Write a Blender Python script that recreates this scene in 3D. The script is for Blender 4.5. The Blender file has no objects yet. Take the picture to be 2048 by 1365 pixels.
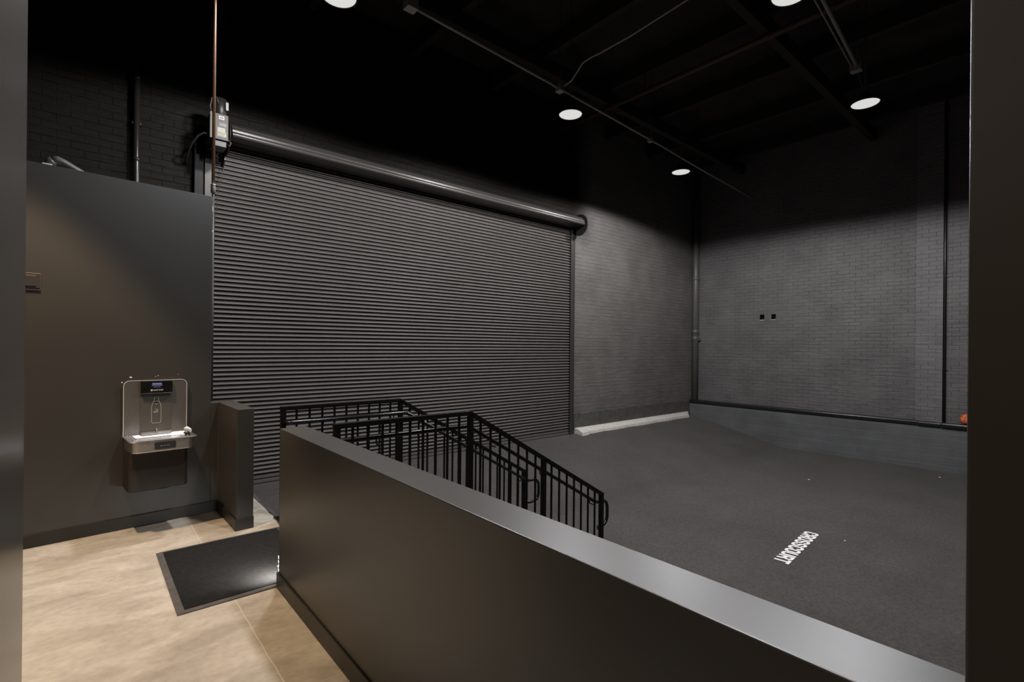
import bpy, bmesh, math, random
from mathutils import Vector, Matrix
random.seed(7)
C = bpy.context.scene.collection
PI = math.pi

# ------------------------------------------------------------------ materials
def new_mat(name):
    m = bpy.data.materials.new(name); m.use_nodes = True
    nt = m.node_tree
    return m, nt, nt.nodes['Principled BSDF']

def simple(name, col, rough=0.5, metal=0.0, spec=0.5, emit=None, es=0.0, noise=0.0, nscale=30, bump=0.0, coat=0.0, stint=None):
    
    m, nt, b = new_mat(name)
    b.inputs['Base Color'].default_value = (*col, 1)
    b.inputs['Roughness'].default_value = rough
    b.inputs['Metallic'].default_value = metal
    b.inputs['Specular IOR Level'].default_value = spec
    b.inputs['Coat Weight'].default_value = coat
    if stint: b.inputs['Specular Tint'].default_value = (*stint, 1)
    if emit:
        b.inputs['Emission Color'].default_value = (*emit, 1)
        b.inputs['Emission Strength'].default_value = es
    if noise or bump:
        tc = nt.nodes.new('ShaderNodeTexCoord')
        n = nt.nodes.new('ShaderNodeTexNoise'); n.inputs['Scale'].default_value = nscale
        n.inputs['Detail'].default_value = 6
        nt.links.new(tc.outputs['Object'], n.inputs['Vector'])
        if noise:
            r = nt.nodes.new('ShaderNodeValToRGB')
            r.color_ramp.elements[0].position = .3; r.color_ramp.elements[1].position = .7
            r.color_ramp.elements[0].color = (*[c*(1-noise) for c in col], 1)
            r.color_ramp.elements[1].color = (*[min(1, c*(1+noise)) for c in col], 1)
            nt.links.new(n.outputs['Fac'], r.inputs['Fac'])
            nt.links.new(r.outputs['Color'], b.inputs['Base Color'])
        if bump:
            bp = nt.nodes.new('ShaderNodeBump'); bp.inputs['Strength'].default_value = bump
            bp.inputs['Distance'].default_value = .002
            nt.links.new(n.outputs['Fac'], bp.inputs['Height'])
            nt.links.new(bp.outputs['Normal'], b.inputs['Normal'])
    return m

def brick_mat(name, axis, col, w=.275, h=.0985, mortar=.007, rough=.55, bump=.9, dist=.010, spec=.4, dark=False, joint=.92):
    """painted masonry; axis = the horizontal world axis that runs along the wall"""
    m, nt, b = new_mat(name)
    L = nt.links.new; N = nt.nodes.new
    tc = N('ShaderNodeTexCoord'); sx = N('ShaderNodeSeparateXYZ'); cx = N('ShaderNodeCombineXYZ')
    L(tc.outputs['Object'], sx.inputs[0])
    L(sx.outputs[axis], cx.inputs['X']); L(sx.outputs['Z'], cx.inputs['Y'])
    wn = N('ShaderNodeTexNoise'); wn.inputs['Scale'].default_value = 3.5; wn.inputs['Detail'].default_value = 5
    L(tc.outputs['Object'], wn.inputs['Vector'])
    mx = N('ShaderNodeVectorMath'); mx.operation = 'MULTIPLY_ADD'
    mx.inputs[1].default_value = (.02, .02, 0)
    L(wn.outputs['Color'], mx.inputs[0]); L(cx.outputs[0], mx.inputs[2])
    bk = N('ShaderNodeTexBrick')
    bk.inputs['Scale'].default_value = 1.0
    bk.inputs['Brick Width'].default_value = w; bk.inputs['Row Height'].default_value = h
    bk.inputs['Mortar Size'].default_value = mortar; bk.inputs['Mortar Smooth'].default_value = .6
    bk.inputs['Bias'].default_value = -.2
    c = Vector(col)
    bk.inputs['Color1'].default_value = (*(c*.95), 1); bk.inputs['Color2'].default_value = (*(c*1.06), 1)
    bk.inputs['Mortar'].default_value = (*(c*joint), 1)
    L(mx.outputs[0], bk.inputs['Vector'])
    n2 = N('ShaderNodeTexNoise'); n2.inputs['Scale'].default_value = 1.6; n2.inputs['Detail'].default_value = 8
    L(tc.outputs['Object'], n2.inputs['Vector'])
    mp = N('ShaderNodeMapRange'); mp.inputs['From Min'].default_value = .3; mp.inputs['From Max'].default_value = .7
    mp.inputs['To Min'].default_value = .84; mp.inputs['To Max'].default_value = 1.14
    L(n2.outputs['Fac'], mp.inputs['Value'])
    mul = N('ShaderNodeMix'); mul.data_type = 'RGBA'; mul.blend_type = 'MULTIPLY'; mul.inputs['Factor'].default_value = 1
    L(bk.outputs['Color'], mul.inputs[6]); L(mp.outputs['Result'], mul.inputs[7])
    last = mul.outputs[2]
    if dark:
        # darker, less glossy brick in the left bay and, soft-edged, above the shutter
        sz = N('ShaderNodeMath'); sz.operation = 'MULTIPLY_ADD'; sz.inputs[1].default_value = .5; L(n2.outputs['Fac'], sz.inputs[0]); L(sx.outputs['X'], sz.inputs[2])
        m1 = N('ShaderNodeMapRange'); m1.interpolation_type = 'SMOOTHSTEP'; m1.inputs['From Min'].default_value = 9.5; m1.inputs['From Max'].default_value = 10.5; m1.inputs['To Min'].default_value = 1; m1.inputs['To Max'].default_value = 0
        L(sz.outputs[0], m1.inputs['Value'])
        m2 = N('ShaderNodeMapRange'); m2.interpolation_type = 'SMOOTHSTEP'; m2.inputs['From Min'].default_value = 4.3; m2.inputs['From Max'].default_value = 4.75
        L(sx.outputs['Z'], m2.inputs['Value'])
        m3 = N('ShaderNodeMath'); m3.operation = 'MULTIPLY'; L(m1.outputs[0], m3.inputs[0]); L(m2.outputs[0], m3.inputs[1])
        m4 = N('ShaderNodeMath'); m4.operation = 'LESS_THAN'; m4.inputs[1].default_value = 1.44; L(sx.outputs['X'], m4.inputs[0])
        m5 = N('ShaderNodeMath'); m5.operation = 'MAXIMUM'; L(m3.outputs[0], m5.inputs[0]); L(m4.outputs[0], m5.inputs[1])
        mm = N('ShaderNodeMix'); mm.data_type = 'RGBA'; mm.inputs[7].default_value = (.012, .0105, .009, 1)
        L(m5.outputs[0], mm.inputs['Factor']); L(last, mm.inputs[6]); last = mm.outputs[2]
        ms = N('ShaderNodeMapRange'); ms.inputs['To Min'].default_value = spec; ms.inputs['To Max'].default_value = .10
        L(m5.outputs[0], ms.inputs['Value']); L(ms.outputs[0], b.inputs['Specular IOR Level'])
    L(last, b.inputs['Base Color'])
    # height: brick face minus mortar, plus worn paint relief
    # paint fills many joints: their depth comes and goes along the wall
    nj = N('ShaderNodeTexNoise'); nj.inputs['Scale'].default_value = 2.6; nj.inputs['Detail'].default_value = 4
    mj = N('ShaderNodeMapping'); mj.inputs['Scale'].default_value = (1, 1, 3.2); L(tc.outputs['Object'], mj.inputs['Vector']); L(mj.outputs[0], nj.inputs['Vector'])
    rj = N('ShaderNodeMapRange'); rj.inputs['From Min'].default_value = .40; rj.inputs['From Max'].default_value = .62; rj.inputs['To Min'].default_value = .12; rj.inputs['To Max'].default_value = 1.2
    L(nj.outputs['Fac'], rj.inputs['Value'])
    fj = N('ShaderNodeMath'); fj.operation = 'MULTIPLY'; L(bk.outputs['Fac'], fj.inputs[0]); L(rj.outputs[0], fj.inputs[1])
    inv = N('ShaderNodeMath'); inv.operation = 'SUBTRACT'; inv.inputs[0].default_value = 1
    L(fj.outputs[0], inv.inputs[1])
    n3 = N('ShaderNodeTexNoise'); n3.inputs['Scale'].default_value = 14; n3.inputs['Detail'].default_value = 6
    L(tc.outputs['Object'], n3.inputs['Vector'])
    # brick to brick relief
    n4 = N('ShaderNodeTexWhiteNoise'); n4.noise_dimensions = '3D'
    mst = N('ShaderNodeMapping'); mst.inputs['Scale'].default_value = (1.3, 1.3, 15); L(tc.outputs['Object'], mst.inputs['Vector'])
    nst = N('ShaderNodeTexNoise'); nst.inputs['Scale'].default_value = 1.5; nst.inputs['Detail'].default_value = 4; L(mst.outputs[0], nst.inputs['Vector'])
    ad0 = N('ShaderNodeMath'); ad0.operation = 'MULTIPLY_ADD'; ad0.inputs[1].default_value = 1.6
    L(nst.outputs['Fac'], ad0.inputs[0]); L(inv.outputs[0], ad0.inputs[2])
    ad = N('ShaderNodeMath'); ad.operation = 'MULTIPLY_ADD'; ad.inputs[1].default_value = .5
    L(n3.outputs['Fac'], ad.inputs[0]); L(ad0.outputs[0], ad.inputs[2])
    bc = N('ShaderNodeRGBToBW'); L(bk.outputs['Color'], bc.inputs[0])
    ad2 = N('ShaderNodeMath'); ad2.operation = 'MULTIPLY_ADD'; ad2.inputs[1].default_value = 9.0
    L(bc.outputs[0], ad2.inputs[0]); L(ad.outputs[0], ad2.inputs[2])
    bp = N('ShaderNodeBump'); bp.inputs['Strength'].default_value = bump; bp.inputs['Distance'].default_value = dist
    L(ad2.outputs[0], bp.inputs['Height']); L(bp.outputs['Normal'], b.inputs['Normal'])
    b.inputs['Roughness'].default_value = rough
    b.inputs['Specular IOR Level'].default_value = spec
    return m

def concrete_mat():
    m, nt, b = new_mat('warm_concrete')
    L = nt.links.new; N = nt.nodes.new
    tc = N('ShaderNodeTexCoord')
    mpn = N('ShaderNodeMapping'); mpn.inputs['Scale'].default_value = (.8, 1.7, 1); mpn.inputs['Rotation'].default_value = (0, 0, .5)
    L(tc.outputs['Object'], mpn.inputs['Vector'])
    n1 = N('ShaderNodeTexNoise'); n1.inputs['Scale'].default_value = 2.2; n1.inputs['Detail'].default_value = 9; n1.inputs['Roughness'].default_value = .62
    n1.inputs['Distortion'].default_value = 1.1
    L(mpn.outputs[0], n1.inputs['Vector'])
    r = N('ShaderNodeValToRGB'); e = r.color_ramp.elements
    e[0].position = .28; e[0].color = (.33, .292, .238, 1)
    e[1].position = .72; e[1].color = (.56, .51, .435, 1)
    mid = e.new(.5); mid.color = (.44, .392, .325, 1)
    L(n1.outputs['Fac'], r.inputs['Fac'])
    n2 = N('ShaderNodeTexNoise'); n2.inputs['Scale'].default_value = 24; n2.inputs['Detail'].default_value = 8
    L(tc.outputs['Object'], n2.inputs['Vector'])
    mp = N('ShaderNodeMapRange'); mp.inputs['From Min'].default_value = .25; mp.inputs['From Max'].default_value = .75
    mp.inputs['To Min'].default_value = .88; mp.inputs['To Max'].default_value = 1.1
    L(n2.outputs['Fac'], mp.inputs['Value'])
    mul = N('ShaderNodeMix'); mul.data_type = 'RGBA'; mul.blend_type = 'MULTIPLY'; mul.inputs['Factor'].default_value = 1
    L(r.outputs['Color'], mul.inputs[6]); L(mp.outputs['Result'], mul.inputs[7])
    # dark pits
    vo = N('ShaderNodeTexVoronoi'); vo.inputs['Scale'].default_value = 5.5; vo.inputs['Randomness'].default_value = 1
    L(tc.outputs['Object'], vo.inputs['Vector'])
    lt = N('ShaderNodeMath'); lt.operation = 'LESS_THAN'; lt.inputs[1].default_value = .035
    L(vo.outputs['Distance'], lt.inputs[0])
    mk = N('ShaderNodeMix'); mk.data_type = 'RGBA'; mk.inputs[7].default_value = (.17, .13, .1, 1)
    sc = N('ShaderNodeMath'); sc.operation = 'MULTIPLY'; sc.inputs[1].default_value = .55
    L(lt.outputs[0], sc.inputs[0]); L(sc.outputs[0], mk.inputs['Factor']); L(mul.outputs[2], mk.inputs[6])
    # saw-cut joint running away from the doorway
    sx = N('ShaderNodeSeparateXYZ'); L(tc.outputs['Object'], sx.inputs[0])
    wob = N('ShaderNodeMath'); wob.operation = 'MULTIPLY_ADD'; wob.inputs[1].default_value = .02; wob.inputs[2].default_value = -.755
    L(n1.outputs['Fac'], wob.inputs[0])
    dx = N('ShaderNodeMath'); dx.operation = 'ADD'; L(sx.outputs['X'], dx.inputs[0]); L(wob.outputs[0], dx.inputs[1])
    ab = N('ShaderNodeMath'); ab.operation = 'ABSOLUTE'; L(dx.outputs[0], ab.inputs[0])
    l2 = N('ShaderNodeMath'); l2.operation = 'LESS_THAN'; l2.inputs[1].default_value = .0035; L(ab.outputs[0], l2.inputs[0])
    s2 = N('ShaderNodeMath'); s2.operation = 'MULTIPLY'; s2.inputs[1].default_value = .5; L(l2.outputs[0], s2.inputs[0])
    mk2 = N('ShaderNodeMix'); mk2.data_type = 'RGBA'; mk2.inputs[7].default_value = (.72, .66, .56, 1)
    L(s2.outputs[0], mk2.inputs['Factor']); L(mk.outputs[2], mk2.inputs[6])
    L(mk2.outputs[2], b.inputs['Base Color'])
    mr = N('ShaderNodeMapRange'); mr.inputs['To Min'].default_value = .35; mr.inputs['To Max'].default_value = .6
    L(n1.outputs['Fac'], mr.inputs['Value']); L(mr.outputs[0], b.inputs['Roughness'])
    bp = N('ShaderNodeBump'); bp.inputs['Strength'].default_value = .25; bp.inputs['Distance'].default_value = .003
    L(n2.outputs['Fac'], bp.inputs['Height']); L(bp.outputs['Normal'], b.inputs['Normal'])
    return m

def carpet_mat(name, col, scale=190, spread=.45, sheen=.12):
    m, nt, b = new_mat(name)
    L = nt.links.new; N = nt.nodes.new
    tc = N('ShaderNodeTexCoord')
    n1 = N('ShaderNodeTexNoise'); n1.inputs['Scale'].default_value = scale; n1.inputs['Detail'].default_value = 3
    n2 = N('ShaderNodeTexNoise'); n2.inputs['Scale'].default_value = 1.1; n2.inputs['Detail'].default_value = 6
    n3 = N('ShaderNodeTexNoise'); n3.inputs['Scale'].default_value = 34; n3.inputs['Detail'].default_value = 5
    for n in (n1, n2, n3): L(tc.outputs['Object'], n.inputs['Vector'])
    r = N('ShaderNodeValToRGB'); e = r.color_ramp.elements
    e[0].position = .35; e[0].color = (*[c*(1-spread) for c in col], 1)
    e[1].position = .68; e[1].color = (*[c*(1+spread) for c in col], 1)
    mixf = N('ShaderNodeMix'); mixf.data_type = 'FLOAT'; mixf.inputs['Factor'].default_value = .5
    L(n1.outputs['Fac'], mixf.inputs[2]); L(n3.outputs['Fac'], mixf.inputs[3]); L(mixf.outputs[0], r.inputs['Fac'])
    mp = N('ShaderNodeMapRange'); mp.inputs['From Min'].default_value = .3; mp.inputs['From Max'].default_value = .7
    mp.inputs['To Min'].default_value = .86; mp.inputs['To Max'].default_value = 1.14
    L(n2.outputs['Fac'], mp.inputs['Value'])
    mul = N('ShaderNodeMix'); mul.data_type = 'RGBA'; mul.blend_type = 'MULTIPLY'; mul.inputs['Factor'].default_value = 1
    L(r.outputs['Color'], mul.inputs[6]); L(mp.outputs['Result'], mul.inputs[7])
    L(mul.outputs[2], b.inputs['Base Color'])
    b.inputs['Roughness'].default_value = .95; b.inputs['Specular IOR Level'].default_value = .15
    b.inputs['Sheen Weight'].default_value = sheen; b.inputs['Sheen Roughness'].default_value = .6
    bp = N('ShaderNodeBump'); bp.inputs['Strength'].default_value = .6; bp.inputs['Distance'].default_value = .006
    L(mixf.outputs[0], bp.inputs['Height']); L(bp.outputs['Normal'], b.inputs['Normal'])
    return m

PAINT = (.043, .038, .032)
LAMP = .66
M = {
 'paint': simple('satin_charcoal_paint', PAINT, .39, spec=.76, noise=.05, nscale=2.2, bump=.12, stint=(.86, .93, 1)),
 'paint_side': simple('smooth_charcoal_paint', PAINT, .27, spec=.75, noise=.05, nscale=2.2, bump=.05, stint=(.9, .95, 1)),
 'base': simple('black_rubber_base', (.016, .014, .0125), .42, noise=.15, nscale=6),
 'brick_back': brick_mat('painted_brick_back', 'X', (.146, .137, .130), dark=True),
 'brick_right': brick_mat('painted_brick_right', 'Y', (.132, .125, .126)),
 'brick_pilaster': brick_mat('painted_brick_pilaster', 'Y', (.165, .156, .160)),
 'block': brick_mat('painted_block', 'Y', (.125, .130, .135), w=1.3, h=.205, joint=1.25, mortar=.007, rough=.5, dist=.006, bump=.6),
 'plinth': simple('rough_painted_concrete', (.085, .083, .076), .7, noise=.25, nscale=9, bump=.9),
 'bare': simple('bare_grey_concrete', (.66, .63, .58), .85, noise=.15, nscale=18, bump=.5),
 'ceil': simple('dark_roof_deck', (.022, .017, .014), .9, noise=.5, nscale=1.8),
 'joist': simple('dark_timber_joist', (.022, .015, .011), .8, noise=.3, nscale=8),
 'concrete': concrete_mat(),
 'carpet': carpet_mat('charcoal_carpet', (.067, .061, .058)),
 'mat': carpet_mat('entrance_mat_pile', (.012, .0115, .0115), scale=260, spread=.35, sheen=0),
 'matedge': simple('rubber_mat_border', (.075, .068, .064), .55, noise=.3, nscale=14, bump=.4),
 'shutter': simple('bronze_painted_steel', (.112, .101, .094), .50, metal=.05, noise=.08, nscale=4),
 'coil': simple('dark_coiled_steel', (.060, .055, .052), .36, metal=.35),
 'guide': simple('painted_steel_guide', (.058, .055, .050), .42, metal=.3),
 'darksteel': simple('black_steel', (.028, .026, .025), .4, metal=.3),
 'rail': simple('black_powder_coat', (.007, .006, .006), .45, spec=.22),
 'railpipe': simple('black_gloss_pipe', (.012, .012, .014), .24, spec=.5),
 'steel': simple('brushed_stainless', (.66, .63, .60), .42, metal=1, noise=.06, nscale=40),
 'dullsteel': simple('grey_stainless_panel', (.25, .235, .22), .36, metal=.75, noise=.04, nscale=30),
 'basin': simple('bright_stainless_basin', (.80, .80, .82), .2, metal=.9),
 'black': simple('gloss_black_plastic', (.008, .008, .008), .18, coat=.3),
 'darkgrey': simple('dark_grey_plastic', (.055, .052, .048), .4),
 'alcove': simple('alcove_grey_plastic', (.085, .078, .070), .35),
 'lower': simple('brown_grey_enamel', (.030, .025, .020), .48, noise=.05, nscale=8),
 'white': simple('white_vinyl', (.92, .92, .92), .6),
 'chrome': simple('chrome', (.75, .75, .77), .15, metal=1),
 'whiteplastic': simple('pale_grey_plastic', (.70, .71, .73), .3),
 'screen': simple('lit_display', (.05, .05, .09), .3, emit=(.42, .42, .80), es=.28),
 'print': simple('light_grey_print', (.50, .48, .45), .5),
 'chip': simple('exposed_plaster', (.75, .72, .66), .8),
 'copper': simple('copper_pipe', (.20, .105, .060), .42, metal=.3, noise=.12, nscale=9),
 'ring': simple('solder_ring', (.62, .58, .53), .35, metal=.6),
 'greypipe': simple('galvanised_pipe', (.20, .205, .195), .35, metal=.5, noise=.12, nscale=14),
 'paintpipe': simple('grey_painted_pipe', (.105, .105, .102), .4),
 'blackpipe': simple('black_painted_pipe', (.02, .02, .02), .33),
 'conduit': simple('painted_conduit', (.34, .32, .30), .45, metal=.3),
 'housing': simple('lamp_housing', (.03, .03, .03), .4),
 'lens': simple('lit_lamp_lens', (.6, .6, .6), .5, emit=(.99, .985, .96), es=LAMP),
 'steplens': simple('lit_step_lens', (.8, .8, .8), .5, emit=(1, .97, .92), es=6),
 'ball': simple('orange_rubber_ball', (.90, .20, .075), .5, noise=.08, nscale=60, bump=.5),
 'seam': simple('ball_seam', (.04, .015, .01), .6),
 'motorgrey': simple('grey_opener_case', (.060, .057, .050), .5, metal=.3),
 'sticker': simple('pale_sticker', (.36, .36, .34), .5),
 'yellow': simple('yellow_sticker', (.42, .35, .01), .5),
 'red': simple('faded_red_sticker', (.34, .13, .10), .5),
 'blue': simple('blue_sticker', (.03, .02, .12), .5),
 'ledge': simple('dark_painted_ledge', (.05, .05, .052), .6, noise=.2, nscale=10),
 'trimblack': simple('black_edge_rubber', (.012, .012, .012), .3, noise=.2, nscale=12, bump=.4),
 'plate': simple('painted_wall_plate', (.040, .034, .029), .4),
}

# ------------------------------------------------------------------ mesh helpers
class MB:
    def __init__(s): s.v = []; s.f = []; s.sm = []
    def add(s, vs, fs, smooth=False):
        o = len(s.v); s.v += [tuple(v) for v in vs]
        s.f += [tuple(i+o for i in f) for f in fs]; s.sm += [smooth]*len(fs); return s
    def box(s, x0, x1, y0, y1, z0, z1):
        v = [(x, y, z) for x in (x0, x1) for y in (y0, y1) for z in (z0, z1)]
        return s.add(v, [(0,1,3,2),(4,6,7,5),(0,4,5,1),(2,3,7,6),(0,2,6,4),(1,5,7,3)])
    def bar(s, p, q, w, h, up=(0,0,1)):
        p = Vector(p); q = Vector(q); d = (q-p).normalized(); up = Vector(up)
        if abs(d.dot(up)) > .99: up = Vector((1,0,0))
        a = d.cross(up).normalized()*w/2; b = a.cross(d).normalized()*h/2
        v = [e+sa*a+sb*b for e in (p, q) for sa in (-1,1) for sb in (-1,1)]
        return s.add(v, [(0,1,3,2),(4,6,7,5),(0,4,5,1),(2,3,7,6),(0,2,6,4),(1,5,7,3)])
    def prism(s, pts, z0, z1):            # polygon in xy, extruded in z
        n = len(pts); v = [(x,y,z0) for x,y in pts]+[(x,y,z1) for x,y in pts]
        f = [tuple(range(n-1,-1,-1)), tuple(range(n,2*n))]+[(i,(i+1)%n,(i+1)%n+n,i+n) for i in range(n)]
        return s.add(v, f)
    def extr(s, pts, ax, a, b, smooth=False, closed=True):   # polygon in the other two axes
        def P(u, w, t): return {'X':(t,u,w),'Y':(u,t,w),'Z':(u,w,t)}[ax]
        n = len(pts); v = [P(u,w,a) for u,w in pts]+[P(u,w,b) for u,w in pts]
        m = n if closed else n-1
        s.add(v, [(i,(i+1)%n,(i+1)%n+n,i+n) for i in range(m)], smooth)
        if closed:
            o = len(s.v)-2*n
            s.f += [tuple(range(o+n-1,o-1,-1)), tuple(range(o+n,o+2*n))]; s.sm += [False, False]
        return s
    def tube(s, path, r, n=12, caps=True):
        P = [Vector(p) for p in path]; R = r if isinstance(r, (list,tuple)) else [r]*len(P)
        d0 = (P[1]-P[0]).normalized(); a = d0.orthogonal().normalized()
        vs = []; 
        for i, p in enumerate(P):
            if i == 0: t = d0
            elif i == len(P)-1: t = (P[i]-P[i-1]).normalized()
            else: t = ((P[i+1]-P[i]).normalized()+(P[i]-P[i-1]).normalized()).normalized()
            a = (a-t*a.dot(t)).normalized(); b = t.cross(a)
            vs += [p+R[i]*(math.cos(2*PI*k/n)*a+math.sin(2*PI*k/n)*b) for k in range(n)]
        fs = [(i*n+k, i*n+(k+1)%n, (i+1)*n+(k+1)%n, (i+1)*n+k) for i in range(len(P)-1) for k in range(n)]
        s.add(vs, fs, True)
        if caps:
            o = len(s.v)-len(vs)
            s.f += [tuple(o+k for k in range(n-1,-1,-1)), tuple(o+(len(P)-1)*n+k for k in range(n))]; s.sm += [False, False]
        return s
    def lathe(s, prof, c, n=40, smooth=True):   # prof (r, z) about vertical axis
        vs = [(c[0]+r*math.cos(2*PI*k/n), c[1]+r*math.sin(2*PI*k/n), c[2]+z) for r, z in prof for k in range(n)]
        fs = [(i*n+k, i*n+(k+1)%n, (i+1)*n+(k+1)%n, (i+1)*n+k) for i in range(len(prof)-1) for k in range(n)]
        return s.add(vs, fs, smooth)
    def build(s, name, mat, parent=None, bevel=0, seg=2, loc=None):
        me = bpy.data.meshes.new(name)
        vs = s.v
        if loc: vs = [(a-loc[0], b-loc[1], c-loc[2]) for a, b, c in vs]
        me.from_pydata(vs, [], s.f); me.validate(); me.update()
        bm = bmesh.new(); bm.from_mesh(me); bmesh.ops.recalc_face_normals(bm, faces=bm.faces); bm.to_mesh(me); bm.free()
        if len(me.polygons) == len(s.sm):
            me.polygons.foreach_set('use_smooth', s.sm)
        me.materials.append(mat)
        o = bpy.data.objects.new(name, me); C.objects.link(o)
        if loc: o.location = loc
        if parent: o.parent = parent
        if bevel:
            md = o.modifiers.new('bevel', 'BEVEL'); md.width = bevel; md.segments = seg; md.limit_method = 'ANGLE'
        return o

def box(name, mat, x0, x1, y0, y1, z0, z1, parent=None, bevel=0, loc=None, seg=2):
    return MB().box(x0,x1,y0,y1,z0,z1).build(name, mat, parent, bevel, seg, loc)
def struct(o): o['kind'] = 'structure'; return o
def tag(o, label, cat, group=None):
    o['label'] = label; o['category'] = cat
    if group: o['group'] = group
    return o
def thing(name, label, cat, loc=(0,0,0), group=None, rotz=0):
    o = bpy.data.objects.new(name, None); C.objects.link(o); o.location = loc; o.rotation_euler = (0,0,rotz)
    o.empty_display_size = .1
    return tag(o, label, cat, group)
def dup(root, loc, rotz=0):
    def cp(o, parent):
        c = o.copy(); C.objects.link(c)
        if parent: c.parent = parent
        for k in o.children: cp(k, c)
        return c
    r = cp(root, None); r.location = loc; r.rotation_euler = (0,0,rotz); return r
def text_mesh(body, size, width=None, extrude=.001, offset=0.0, spacing=1.0):
    cu = bpy.data.curves.new('lettering', 'FONT'); cu.body = body; cu.size = size
    cu.align_x = 'CENTER'; cu.align_y = 'CENTER'; cu.extrude = extrude; cu.offset = offset; cu.space_character = spacing
    o = bpy.data.objects.new('lettering', cu); C.objects.link(o)
    dg = bpy.context.evaluated_depsgraph_get(); dg.update()
    me = bpy.data.meshes.new_from_object(o.evaluated_get(dg))
    bpy.data.objects.remove(o); bpy.data.curves.remove(cu)
    xs = [v.co.x for v in me.vertices]; ys = [v.co.y for v in me.vertices]
    cx, cy = (min(xs)+max(xs))/2, (min(ys)+max(ys))/2
    for v in me.vertices:
        v.co.x -= cx; v.co.y -= cy
        if width: v.co.x *= width/(max(xs)-min(xs))
    return me

# ------------------------------------------------------------------ key dimensions (metres; z=0 is the concrete floor)
CAMZ = 1.64
ZF = -1.165           # lower carpet floor
ZS = -.56             # shutter sill level, top of the ramp
BY = 8.52             # brick face of the back wall
RX = 15.05            # face of the block base wall on the right
CEIL = 7.6
def wally(x): return 5.583+.077*(x-1)     # slightly skewed fountain wall

# ------------------------------------------------------------------ floors
struct(MB().prism([(-3.2,-3), (1.17,-3), (1.17,4.4),(1.352,4.42),(1.352,4.80),(1.368,4.93),(1.36,4.99),(1.385,5.06),(1.375,5.16),(1.39,5.5),(1.396,5.86),(1.40,BY+.02),(-3.2,BY+.02)], -.12, 0).build('floor', M['concrete']))
g = [(-3.2, ZF-.2)]
prof = [(-3, ZF)]+[(5.3+.1*i, ZF+(ZS-ZF)*(0 if .1*i < .25 else min(1, (.1*i-.25)/2.9))) for i in range(0, 33)]
prof = [(-3, ZF)]
for i in range(34):
    y = 5.2+i*.1
    if y > BY+.1: break
    t = min(1, max(0, (y-5.62)/(BY-.15-5.62)))
    k = .08
    z = ZF+(ZS-ZF)*(t if t > k else t*t/(2*k)+0*t if t < k else t)
    prof.append((y, z))
prof.append((BY+.3, ZS))
fl = MB()
n = len(prof); xs = [1.17, 1.405, 2.64, 4.3, 16]
vs = []; 
for x in xs: vs += [(x, y, z) for y, z in prof]
fs = [(a*n+i, (a+1)*n+i, (a+1)*n+i+1, a*n+i+1) for a in range(len(xs)-1) for i in range(n-1)]
fl.add(vs, fs, True)
# underside skirt for thickness
fl.box(1.17, 16, -3, BY+.3, ZF-.3, ZF-.25)
struct(fl.build('floor', M['carpet']))

# landing, its carpeted face and the steps down
st = MB()
st.prism([(1.19,3.50),(1.352,3.50),(1.352,4.42),(1.352,4.80),(1.368,4.93),(1.36,4.99),(1.385,5.02),(2.66,5.02),(2.66,3.50)], ZF, .004)
run = .305; rise = -ZF/6
for k in range(1, 6):
    st.box(2.66+run*(k-1), 2.66+run*k, 3.50, 5.02, ZF, -rise*k)
lo = st.build('landing_stairs', M['carpet'], None, .012)
tag(lo, 'charcoal carpeted landing and steps between the two black railings', 'stairs')
struct(MB().box(1.384, 1.42, 5.02, BY, ZF, .003).build('trim_4', M['carpet']))

# ------------------------------------------------------------------ ceiling
ce = struct(box('ceiling', M['ceil'], -3.2, 16, -3, 9, CEIL, CEIL+.2))
for i in range(9):
    x = .9+1.95*i
    b = MB(); b.box(x-.06, x+.06, -3, BY, CEIL-.35, CEIL+.02)
    b.build('joist', M['joist'], ce)
for y in (1.0, 3.6, 6.95):
    MB().box(-3, RX+.2, y-.07, y+.07, CEIL-.62, CEIL-.34).build('beam', M['joist'], ce)
MB().tube([(8.73, -2.9, 6.93), (8.75, BY-.02, 6.93)], .05, 10).build('sprinkler_pipe', simple('rusty_pipe', (.07,.035,.022), .6), ce)
for y in (-2, 2, 6): MB().tube([(8.74, y, 6.93), (8.74, y, 7.3)], .012, 6).build('pipe_hanger', M['joist'], ce)

# ------------------------------------------------------------------ back wall with the shutter opening
bw = MB()
OX0, OX1, OZ1 = 1.45, 9.30, 4.72
bw.box(OX1, 16, BY, BY+.35, ZF-.2, CEIL)
bw.box(-3.2, OX0, BY, BY+.35, ZF-.2, CEIL); bw.box(OX0, OX1, BY, BY+.35, OZ1, CEIL)
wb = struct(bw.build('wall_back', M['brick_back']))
# plinth with ragged top edge
pl = []; x = OX1+.14; 
top = []
while x < RX:
    top.append((x, -.055+random.uniform(-.018,.018)-.004*(x-9))); x += random.uniform(.06,.22)
pts = [(OX1+.14, ZS-.05)]+[(RX+.0, ZS-.05), (RX+.0, -.08)]+top[::-1]
pm = MB()
f0 = [(a, BY-.022, z) for a, z in pts]; f1 = [(a, BY+.02, z) for a, z in pts]; n_ = len(pts)
pm.add(f0+f1, [tuple(range(n_)), tuple(range(2*n_-1, n_-1, -1))]+[(i,(i+1)%n_,(i+1)%n_+n_,i+n_) for i in range(n_)])
pm.build('plinth', M['plinth'], wb)
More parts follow.
